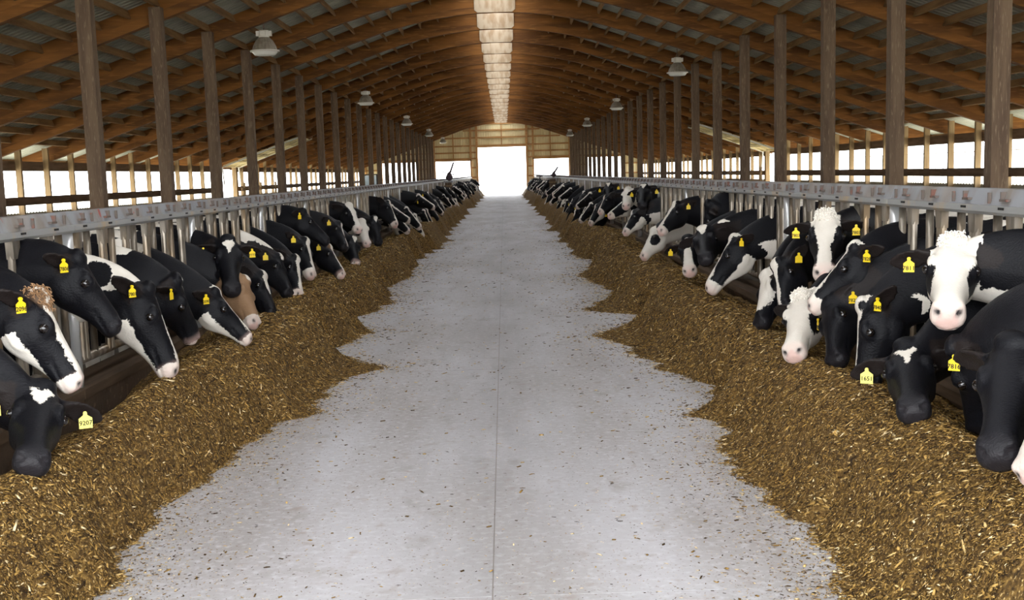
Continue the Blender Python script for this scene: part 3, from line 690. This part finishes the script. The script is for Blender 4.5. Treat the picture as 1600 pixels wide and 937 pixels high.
    skin = np.maximum(skin, np.clip(nost*1.5, 0, 1)*inh)
    pink = np.full(n, 1.0 if spec.get('pink', 'muz' in spec or spec.get('wf')) else 0.0)*(1-np.clip(nost*1.6, 0, 1))
    brown = np.where(inh | (nt_ > .8), spec.get('brown', 0.0), 0.0)
    if spec.get('tuftb'): brown = np.maximum(brown, np.where(inh | (nt_ > .8), np.clip((.09-np.hypot(T-.02, Sx))/.04, 0, 1)*(D > -.08), 0))
    if spec.get('browncoat') is None: brown = np.maximum(brown, np.where(ear, .035, 0))
    at = out.attributes.new('pat', 'FLOAT_COLOR', 'POINT'); at.data.foreach_set('color', np.stack([np.clip(white, -.06, .06), skin, brown, pink], 1).ravel())
    out.polygons.foreach_set('use_smooth', [True]*len(out.polygons)); out.name = 'cow'
    info = dict(eyes=[H(.165, q_*.1095, -.055) for q_ in (-1, 1)], ears=ears, frame=(P, h, sv, d))
    return out, info
b = MB(); b.add(*ellipsoid((0,0,0), np.eye(3), (.025,.025,.025), 14, 9)); eye_me = b.mesh('eye', M['eye'], True)
def tuft_mesh(me, info, m, n=220, ln=.020, rad=.075):
    P, h, sv, d = info['frame']; co = np.empty(len(me.vertices)*3); me.vertices.foreach_get('co', co); co = co.reshape(-1, 3)
    no = np.empty(len(me.vertices)*3); me.vertices.foreach_get('normal', no); no = no.reshape(-1, 3)
    q = co-P; T = q@h; Sx = q@sv; D = q@d
    ix = np.where((np.hypot(T-.0, Sx) < rad) & (D > -.06))[0]
    if len(ix) == 0: return None
    b = MB(); r = np.random.default_rng(5)
    for i in r.choice(ix, n):
        p0 = co[i]+r.normal(0, .005, 3); a = nn(no[i]*.6+h*.5+r.normal(0, .4, 3)); c = nn(a*.5+h*.9+r.normal(0, .4, 3)-no[i]*.5); l = ln*r.uniform(.6, 1.3)
        b.tube(p0-a*.006, p0+a*l*.5, .0035, .003, 3); b.tube(p0+a*l*.5, p0+a*l*.5+c*l*.6, .003, .001, 3)
    return b.mesh('poll_hair', m)
def tag_mesh(m, w=.052, hgt=.062):
    b = MB(); p = [(-w/2,-hgt),(w/2,-hgt),(w/2,-hgt*.30),(w*.16,-hgt*.08),(w*.10,.012),(-w*.10,.012),(-w*.16,-hgt*.08),(-w/2,-hgt*.30)]
    n = len(p); b.add([(x,-.0015,z) for x,z in p]+[(x,.0015,z) for x,z in p], [tuple(range(n)), tuple(range(2*n-1,n-1,-1))]+[(i,n+i,n+(i+1)%n,(i+1)%n) for i in range(n)])
    b.tube((0,-.006,.004),(0,.006,.004),.009,n=8); return b.mesh('ear_tag', m)
tag_me = {'y': tag_mesh(M['tag']), 'p': tag_mesh(M['tagp'], .062, .068)}
num_cache = {}
def number_mesh(txt):
    if txt not in num_cache:
        cu = bpy.data.curves.new('tag_number', 'FONT'); cu.body = txt; cu.size = .030; cu.align_x = 'CENTER'; cu.extrude = .0004; cu.offset = .0006; cu.resolution_u = 2
        o = bpy.data.objects.new('tmp', cu); C.objects.link(o); dg = bpy.context.evaluated_depsgraph_get()
        me = bpy.data.meshes.new_from_object(o.evaluated_get(dg)); bpy.data.objects.remove(o); me.materials.clear(); me.materials.append(M['ink']); num_cache[txt] = me
    return num_cache[txt]
def dress(root, info, tags, num=None, eyes=True, kind='y', yaw=0):
    """eyes and ear tags as parts"""
    if eyes:
        for p in info['eyes']: ob('eye', eye_me, root, tuple(p))
    for q in tags:
        p, e, fr = info['ears'][q]; n = nn(np.array([e[1], -e[0], 0])+1e-6); n = n if np.dot(n, fr+info['frame'][3]*.8) > 0 else -n
        pos = p+n*.034+np.array([0, 0, -.012])
        t = ob('ear_tag', tag_me[kind], root, tuple(pos), (0, 0, math.atan2(n[0], -n[1])+yaw))
        if num: ob('tag_number', number_mesh(num), t, (0, -.0025, -.052), (math.pi/2, 0, 0))

# near cows: side, poll pixel, muzzle pixel, distance of the poll from the barn axis, head nearer or farther, which way the forehead looks (lane, camera), pattern, tags, label
def solve(side, Pp, Mp, lat, nf, a, cdir):
    r = ray(*Pp); t = (side*lat-CAM[0])/r[0]; P = CAM+r*t
    m = ray(*Mp); q = P-CAM; tc = np.dot(q, m); d2 = np.dot(q, q)-tc*tc; 
    gap = math.sqrt(d2); hs = 1.0 if cdir > .55 else (min(1.05, max(.86, gap/.48)) if nf == 0 else min(1.08, max(.88, gap/.45))); L_ = .525*hs
    if nf == 0: L_ = min(L_, gap)
    tm = tc+nf*math.sqrt(max(0, L_*L_-d2)); Mz = CAM+m*tm
    h = nn(Mz-P); ref = np.array([-side*a, -cdir, .75])
    d = nn(ref-h*np.dot(ref, h))
    # the muzzle point lies a little under the face line
    ang = .11; h2 = nn(h*math.cos(ang)+d*math.sin(ang)); d2_ = nn(d-h2*np.dot(d, h2))
    return P, h2, d2_, hs
BZ = [(0.0,.05),(.12,.045),(.25,.03),(.42,.045),(.54,.06)]
THIN = [(.02,.03),(.15,.02),(.3,.012),(.5,.02)]
LEFT = [
 ((62,464),(119,590),2.12,0,.9,-.3,dict(blaze=[(-.02,.04),(.1,.05,-.02),(.25,.045,-.02),(.42,.06),(.54,.07)],muz=.45,jaw=(.19,.10),tuftb=1,hair='brown',throat=(.4,1.1,.05),neck=[(.85,180,.12)],sweep=.8,seed=3,nblob=8),'B','2096','black cow with white face stripe and brown tufted poll beside the first left bars','y'),
 ((66,606),(50,722),2.08,-1,.5,.8,dict(star=(.045,.058,.12),sweep=.1,seed=5,nblob=9),'B','9207','black cow with white forehead heart eating head down with two pale tags, first left bars','p'),
 ((122,402),(178,500),2.25,0,.9,-.3,dict(sweep=.8,seed=8,nblob=10),'B','7806','all black cow holding its head high above the white striped cow','y'),
 ((232,450),(272,576),2.12,0,.9,-.3,dict(blaze=[(.18,.02),(.3,.028),(.42,.04),(.54,.06)],muz=.46,jaw=(.17,.12),neckwhite=(.30,[(.45,-70,.07),(.72,-60,.10),(.60,-110,.05),(.85,-110,.05)]),sweep=.85,seed=9,nblob=9),'B','7801','black faced cow with a largely white spotted neck eating head down','y'),
 ((275,436),(306,528),2.2,1,.9,-.1,dict(star=(-.01,.045,.14),muz=.5,neck=[(.6,0,.08)],sweep=.8,seed=12,nblob=8),'R',None,'black cow with small white star and pink nose behind the spotted necked cow','y'),
 ((336,456),(386,522),2.12,0,.9,-.3,dict(blaze=[(-.02,.05),(.1,.035),(.3,.03),(.45,.05),(.54,.06)],muz=.47,jaw=(.17,.08),neck=[(.3,20,.12),(.5,160,.14),(.75,150,.12)],sweep=.85,seed=14,nblob=8),'B','2090','black cow with white blaze and white lower jaw reaching down beside the brown cow','y'),
 ((356,374),(363,454),2.25,-1,.35,.8,dict(star=(.04,.058,.12),sweep=.05,seed=17,nblob=7),'B','7777','black cow with white triangle on its forehead, head up and facing the camera','y'),
 ((383,438),(400,506),2.12,-1,.9,-.15,dict(brown=1.0,muz=.45,blaze=[(-.03,.06),(.03,.05)],sweep=.5,seed=18,nblob=3,browncoat=1),'R',None,'only brown headed cow in the left row, eating head down','y'),
 ((410,430),(428,494),2.15,-1,.9,-.15,dict(blaze=[(-.01,.05),(.10,.05),(.2,.03),(.26,.01)],sweep=.7,seed=21,nblob=8),'',None,'black cow with short white forehead patch just beyond the brown cow','y'),
 ((436,402),(453,460),2.22,-1,.9,-.15,dict(neck=[(.55,0,.12),(.8,0,.10)],tuft=1,sweep=.7,seed=22,nblob=7),'R',None,'black cow with ragged white patches along the crest of its neck','y'),
 ((462,404),(468,462),2.1,-1,.9,-.1,dict(blaze=BZ,muz=.47,sweep=.6,seed=25,nblob=8),'',None,'black cow with straight white blaze, muzzle low over the feed beyond the patched crest cow','y'),
 ((478,376),(489,432),2.15,-1,.9,-.1,dict(blaze=BZ,muz=.42,jaw=(.19,.2),sweep=.6,seed=27,nblob=8),'R',None,'black cow with broad white blaze and white muzzle under a black raised head','y'),
 ((474,330),(511,374),2.3,0,.9,-.3,dict(blaze=THIN,sweep=.7,seed=28,nblob=6),'R',None,'black cow with thin white stripe holding its head level above its neighbours','y'),
 ((514,386),(537,430),2.1,-1,.9,-.15,dict(blaze=[(-.02,.06),(.1,.04),(.3,.03),(.5,.04)],muz=.5,tuftb=1,sweep=.7,seed=31,nblob=8),'R',None,'black cow with white stripe and tan crown eating far down in the left pile','y'),
 ((530,350),(541,388),2.2,-1,.9,-.15,dict(blaze=THIN,sweep=.6,seed=33,nblob=8),'R',None,'black cow with narrow stripe and yellow tag between two eating cows','y'),
 ((546,320),(562,360),2.28,-1,.7,.4,dict(blaze=[(-.03,.09),(.1,.07),(.25,.045),(.42,.06),(.54,.07)],muz=.42,sweep=.5,seed=35,nblob=7),'',None,'cow with wide white blaze and pink muzzle, head raised by a bright fence post','y'),
 ((566,345),(575,382),2.15,-1,.6,.5,dict(wf=1,sweep=.4,seed=36,nblob=7),'R',None,'white faced cow in the left row eating head down','y'),
 ((552,372),(557,412),2.05,-1,.6,.4,dict(star=(0,.05,.12),muz=.5,sweep=.5,seed=38,nblob=8),'R',None,'black cow with white star, lowest head in front of the raised blaze cow','y'),
 ((585,340),(593,380),2.12,-1,.6,.5,dict(star=(0,.05,.12),sweep=.4,seed=41,nblob=8),'',None,'black cow with white star just beyond the white faced cow on the left','y'),
 ((607,316),(620,352),2.2,-1,.9,-.15,dict(blaze=BZ,muz=.46,sweep=.5,seed=43,nblob=8),'',None,'black cow with white blaze and half lowered head beyond the starred cow','y'),
]
RIGHT = [
 ((1650,575),(1604,740),2.05,-1,.9,-.15,dict(wf=1,sweep=.6,seed=4,nblob=7),'B','8','cow with cream white cheek cut by the right picture edge','p'),
 ((1580,535),(1556,712),2.02,-1,.6,.7,dict(sweep=.5,seed=6,nblob=7),'',None,'large all black cow, biggest head at the bottom of the right row','y'),
 ((1492,540),(1526,668),2.15,1,.7,-.1,dict(sweep=.9,tagyaw=1.2,seed=7,nblob=8),'B','7816','black cow with double yellow tags, its head turned to the fence','y'),
 ((1416,540),(1427,640),2.08,-1,.4,.8,dict(star=(.06,.062,.13),sweep=.1,seed=10,nblob=8),'L','1651','black cow with a white heart on its forehead eating head down on the right','p'),
 ((1490,378),(1481,492),2.28,-1,.3,.9,dict(wf=1,hair='white',throat=(.55,1.1,.085),sweep=.02,seed=11,nblob=6),'L','7811','white faced cow looking straight at the camera with curly white poll','y'),
 ((1348,476),(1346,602),2.08,0,.9,-.3,dict(blaze=[(-.03,.07),(.08,.05),(.2,.025),(.5,.02)],neck=[(.6,60,.08),(.8,120,.06)],sweep=.8,seed=13,nblob=8),'R','7840','black cow with white poll and edge stripe eating below the big profile head','y'),
 ((1335,386),(1270,472),2.28,0,.9,-.3,dict(blaze=[(-.03,.06),(.1,.045),(.25,.035),(.42,.05),(.54,.07)],muz=.43,jaw=(.2,.22),sweep=.85,seed=15,nblob=9),'B','7828','black cow in profile with white blaze and pink muzzle, head raised high','y'),
 ((1290,336),(1288,428),2.32,-1,.3,.85,dict(blaze=[(-.04,.1),(.05,.1),(.15,.07),(.3,.04),(.45,.05),(.54,.05)],muz=.48,hair='white',sweep=.05,seed=16,nblob=8),'B','7803','black cow with broad white blaze facing the camera behind the profile cow','y'),
 ((1252,462),(1238,552),2.05,-1,.6,.6,dict(wf=1,hair='white',sweep=.5,seed=19,nblob=8),'',None,'white faced cow with black eye patches, muzzle buried in the right pile','y'),
 ((1292,474),(1304,566),2.1,-1,.9,-.15,dict(sweep=.6,seed=20,nblob=8),'B','7822','black cow with doubled tags eating beneath the raised profile head','y'),
 ((1146,372),(1108,446),2.22,0,.9,-.3,dict(blaze=[(-.04,.08),(.08,.05),(.25,.04),(.42,.06),(.54,.07)],muz=.42,jaw=(.18,.05),throat=(.55,1.1,.04),neck=[(.7,150,.12)],sweep=.8,seed=23,nblob=8),'R',None,'cow in profile with white blaze, white throat and pink nose near the pile','y'),
 ((1196,430),(1186,508),2.1,-1,.9,-.15,dict(blaze=[(-.04,.10,.05),(.1,.09,.05),(.25,.06,.04),(.4,.03,.02)],neck=[(.9,60,.1)],sweep=.6,seed=24,nblob=8),'R',None,'black cow with large white cheek patch eating beside the white throated cow','y'),
 ((1214,412),(1226,486),2.1,-1,.9,-.15,dict(blaze=[(-.03,.05),(.1,.03),(.16,.01),(.3,.015),(.5,.02)],neck=[(.55,60,.1)],sweep=.6,seed=26,nblob=9),'R',None,'black cow with broken white stripe and a tan neck patch, nose down','y'),
 ((1106,318),(1100,378),2.35,1,.6,.2,dict(sweep=.3,seed=29,nblob=3),'',None,'solid black cow with raised head and thick neck against the right bars','y'),
 ((1074,372),(1077,424),2.08,-1,.4,.8,dict(blaze=[(.04,.03),(.2,.035),(.4,.05),(.54,.06)],muz=.46,sweep=.1,seed=30,nblob=7),'L',None,'cow facing the camera with white blaze and pink nose on the right pile','y'),
 ((1098,358),(1102,404),2.05,-1,.4,.7,dict(star=(0,.06,.14),tuft=1,neck=[(.8,40,.09)],sweep=.2,seed=32,nblob=8),'',None,'black cow with white heart and white neck spot under the solid black cow','y'),
 ((1020,360),(1003,402),2.05,-1,.9,-.15,dict(wf=1,neck=[(.5,80,.18),(.7,120,.14),(.6,0,.1)],throat=(.3,1.1,.0),sweep=.6,seed=34,nblob=9),'',None,'white and black patched cow with pale neck eating low in the right row','y'),
 ((1056,318),(1030,362),2.28,-1,.75,.2,dict(blaze=BZ,muz=.45,sweep=.8,seed=37,nblob=7),'R',None,'cow in profile with white blaze, head level beyond the solid black cow','y'),
 ((990,332),(975,364),2.15,-1,.9,-.15,dict(blaze=BZ,muz=.44,jaw=(.15,.05),throat=(.2,1.1,.02),sweep=.7,seed=39,nblob=8),'',None,'cow with white throat and blaze, head half lowered past the patched cow','y'),
 ((979,311),(951,337),2.28,-1,.75,.15,dict(blaze=BZ,muz=.45,jaw=(.18,.1),sweep=.8,seed=40,nblob=7),'',None,'cow in profile with pink nose stretched out over the right lane edge','y'),
 ((1006,290),(1003,320),2.34,-1,.3,.85,dict(star=(0,.06,.12),sweep=.05,seed=42,nblob=7),'B',None,'black cow with white heart, head high and facing the camera on the right','y'),
 ((981,295),(978,322),2.3,-1,.3,.8,dict(wf=1,sweep=.05,seed=44,nblob=7),'R',None,'white faced cow with raised head next to the white hearted raised head','y'),
 ((951,287),(950,313),2.34,-1,.3,.85,dict(star=(0,.06,.12),sweep=.05,seed=45,nblob=7),'B',None,'black cow with white star, head high, furthest raised head on the right','y'),
 ((946,308),(936,332),2.2,-1,.9,-.15,dict(blaze=BZ,muz=.45,sweep=.6,seed=46,nblob=7),'',None,'cow with white blaze just below the far raised starred head','y'),
 ((932,322),(921,350),2.1,-1,.9,-.15,dict(blaze=BZ,muz=.45,jaw=(.16,.08),sweep=.6,seed=47,nblob=7),'',None,'cow with white jaw eating head down at the far bend of the pile','y'),
]
def place_near(side, lst):
    sol = [solve(side, *c[:6]) for c in lst]
    order = sorted(range(len(lst)), key=lambda i: sol[i][0][1])
    yb = np.array([sol[i][0][1]+.12 for i in order])
    for _ in range(60):                                                   # neighbours stand side by side
        for j in range(len(yb)-1):
            g_ = .60-(yb[j+1]-yb[j])
            if g_ > 0: yb[j] -= g_/2; yb[j+1] += g_/2
    ymax = 0
    for j, i in enumerate(order):
        c = lst[i]; P, h, d, hs = sol[i]; yc = P[1]
        Rz = (lambda v: np.array(v)) if side < 0 else (lambda v: np.array([-v[0], -v[1], v[2]]))
        off = np.array([side*XR, yc, 0])
        Pl = Rz(P-off); hl = Rz(h); dl = Rz(d); ybl = (yb[j]-yc)*(1 if side < 0 else -1)
        dist = yc; vox = .0115 if dist < 9 else (.014 if dist < 14 else .018)
        sp = dict(c[6]); sp['hs'] = hs; sp['view'] = Rz(np.array([0, 1., 0])); sp['neck'] = [(t_, -a_ if side < 0 else a_, r_) for t_, a_, r_ in sp.get('neck', [])]; sp['adapt'] = .006 if dist < 9 else .012
        me, info = cow_mesh(Pl, hl, dl, sp, vox, ybl)
        root = thing('cow', c[9], 'cow', me, tuple(off), (0, 0, 0 if side < 0 else math.pi), group=f'cows feeding in the near part of the {"left" if side < 0 else "right"} row')
        tg = {'B': (-1, 1), 'L': (1,) if side < 0 else (-1,), 'R': (-1,) if side < 0 else (1,), '': ()}[c[7]]
        dress(root, info, tg, c[8], True, c[10], sp.get('tagyaw', 0))
        if sp.get('hair'):
            tm_ = tuft_mesh(me, info, M['hair_'+sp['hair']])
            if tm_: ob('poll_hair', tm_, root)
        ymax = max(ymax, yb[j])
    return ymax
ends = {-1: place_near(-1, LEFT), 1: place_near(1, RIGHT)}

# distant cows: a dozen poses built once, copied along both rows
VAR = []
vs = [  # name, poll, pitch of the face, yaw, pattern
 ('eating head down with a white blaze', (.46,0,.82), 62, 15, dict(blaze=BZ,muz=.46)),
 ('eating head down with an all black face', (.50,0,.80), 68, -10, dict()),
 ('eating head down with a white star', (.44,0,.84), 60, 30, dict(star=(0,.055,.13))),
 ('eating head down with a white face', (.48,0,.80), 66, 5, dict(wf=1)),
 ('with half lowered head and white blaze', (.42,0,1.0), 48, -15, dict(blaze=BZ,muz=.45,jaw=(.16,.1),throat=(.4,1.1,.03))),
 ('with half lowered head and patched neck', (.44,0,.95), 52, 20, dict(blaze=THIN,neck=[(.5,60,.16),(.6,-60,.16),(.5,0,.12)])),
 ('with raised head and white blaze', (.36,0,1.20), 32, -20, dict(blaze=BZ,muz=.45)),
 ('with raised head and small star', (.34,0,1.24), 40, 40, dict(star=(0,.05,.12))),
 ('eating head down with white cheeks', (.47,0,.80), 64, -25, dict(blaze=BZ,muz=.40,jaw=(.14,.05))),
 ('eating head down with white neck patches', (.45,0,.84), 58, 10, dict(star=(0,.05,.1),neck=[(.45,40,.15),(.7,-50,.12),(.6,120,.14)])),
]
for vi, (nm, P, pit, yaw, sp) in enumerate(vs):
    for sd in (-1, 1):                                                    # the two rows look the other way along the lane
        p_, yw = math.radians(pit), math.radians(yaw)*(1 if sd < 0 else -1)
        h = np.array([math.cos(p_)*math.cos(yw), -math.cos(p_)*math.sin(yw), -math.sin(p_)])
        q = dict(sp); q['seed'] = 60+vi; q['nblob'] = 9; q['adapt'] = .02; q.setdefault('sweep', .4)
        VAR.append((sd, nm)+cow_mesh(P, h, (.7, -.25*(1 if sd < 0 else -1), .7), q, .021, 0))
for sd in (-1, 1):
    pool = [v for v in VAR if v[0] == sd]; side = 'left' if sd < 0 else 'right'
    y = ends[sd]+.62; n = len(LEFT) if sd < 0 else len(RIGHT); last = -1
    rq = random.Random(100+sd)
    while y < YW-2.5:
        n += 1
        vi = rq.choice([i for i in range(len(pool)) if i != last]); last = vi; _, nm, me, info = pool[vi]
        o = thing('cow', f'cow {nm}, {ordinal(n)} from camera in {side} row', 'cow', me, (sd*(XR+rq.uniform(-.13, .10)), y, 0), (0, 0, (0 if sd < 0 else math.pi)+rq.uniform(-.20, .20)), group=f'cows feeding in the far part of the {side} row')
        k_ = rq.uniform(.93, 1.05); o.scale = (k_, k_, k_)
        if y < 42: dress(o, info, (rq.choice([-1, 1]),), None, True, 'y')
        y += rq.choice([.61, .61, .62, .68, .9, 1.25]) if y > 40 else rq.choice([.61, .62, .66, .8])

# ------------------------------------------------------------------ mid barn posts with dark bundles, parked machine
for sd, side in ((-1, 'left'), (1, 'right')):
    x = sd*2.36; y = 55.5 if sd < 0 else 58.5
    t = thing('gate_post', f'brown blocky post in the {side} feed fence with a dark bundle on top', 'post', loc=(x, y, 0))
    b = MB(); b.box(-.14,.14,-.14,.14,0,1.45); ob('post_block', b.mesh('post_block', M['post']), t)
    for z in (.45, .85, 1.25):
        b = MB(); b.box(-.17,.17,-.17,.17,z,z+.05); ob('band', b.mesh('band', M['stud']), t)
    b = MB(); b.box(-.22,.22,-.2,.2,1.42,1.50); ob('cap_plate', b.mesh('cap_plate', M['rail']), t)
    s_ = .72 if sd < 0 else .5
    b = MB(); b.lathe([(.05,0),(.15,.06),(.19,.2),(.16,.38),(.09,.5),(.02,.56)], 10); me = b.mesh('bundle', M['bundle'], True)
    for v in me.vertices: v.co = Vector((v.co.x*(1+.25*math.sin(9*v.co.z)), v.co.y, v.co.z*1.0))*s_
    ob('bundle', me, t, (.06, 0, 1.5))
    b = MB(); b.tube((.08,0,1.78 if sd < 0 else 1.7),(.27,0,2.30 if sd < 0 else 1.98),.055,.04,6); ob('pole', b.mesh('pole', M['bundle']), t)
    b = MB(); b.tube((-.25,0,1.92 if sd < 0 else 1.66),(.0,0,1.8 if sd < 0 else 1.62),.024,.02,5); b.tube((.1,0,1.80 if sd < 0 else 1.62),(.42,0,1.72 if sd < 0 else 1.7),.024,.02,5); ob('twig', b.mesh('twig', M['bundle']), t)
    b = MB(); b.box(-.75,-.45,-.06,.06,1.55,1.60); b.tube((-.6,0,1.45),(-.55,0,1.62),.03,.03,6); ob('hook', b.mesh('hook', M['bundle']), t)
t = thing('skid_loader', 'dark skid loader with glazed cab parked beside the far left corner', 'loader', loc=(-10.15, 97.5, -.06))
b = MB(); b.box(-.6,.6,-1.2,1.0,.45,1.0); b.box(-.5,.5,-1.5,-1.2,.2,.6); ob('chassis', b.mesh('chassis', M['machine']), t)
b = MB()
for sx in (-1, 1):
    for sy in (-.6, .5): b.box(sx*.5-.05,sx*.5+.05,sy-.05,sy+.05,1.0,1.98)
b.box(-.05,.05,-.64,-.58,1.0,1.98); ob('cab_frame', b.mesh('cab_frame', M['machine']), t)
b = MB(); b.box(-.6,.6,-.72,.6,1.98,2.06); ob('cab_roof', b.mesh('cab_roof', M['machine']), t)
b = MB(); b.box(-.44,-.06,-.62,-.6,1.05,1.95); ob('window', b.mesh('window', M['glass']), t)
b = MB(); b.box(.06,.44,-.62,-.6,1.05,1.95); ob('window', b.mesh('window', M['glass']), t)
b = MB()
for k in range(20): pass
b.lathe([(.05,-.13),(.30,-.13),(.36,-.09),(.36,.09),(.30,.13),(.05,.13)], 18); wm = b.mesh('wheel', M['tyre'])
for sx in (-.72, .72):
    for sy in (-.8, .6): ob('wheel', wm, t, (sx, sy, .36), (0, math.pi/2, 0))
print('triangles', sum(len(m.polygons) for m in bpy.data.meshes), 'objects', len(bpy.data.objects))
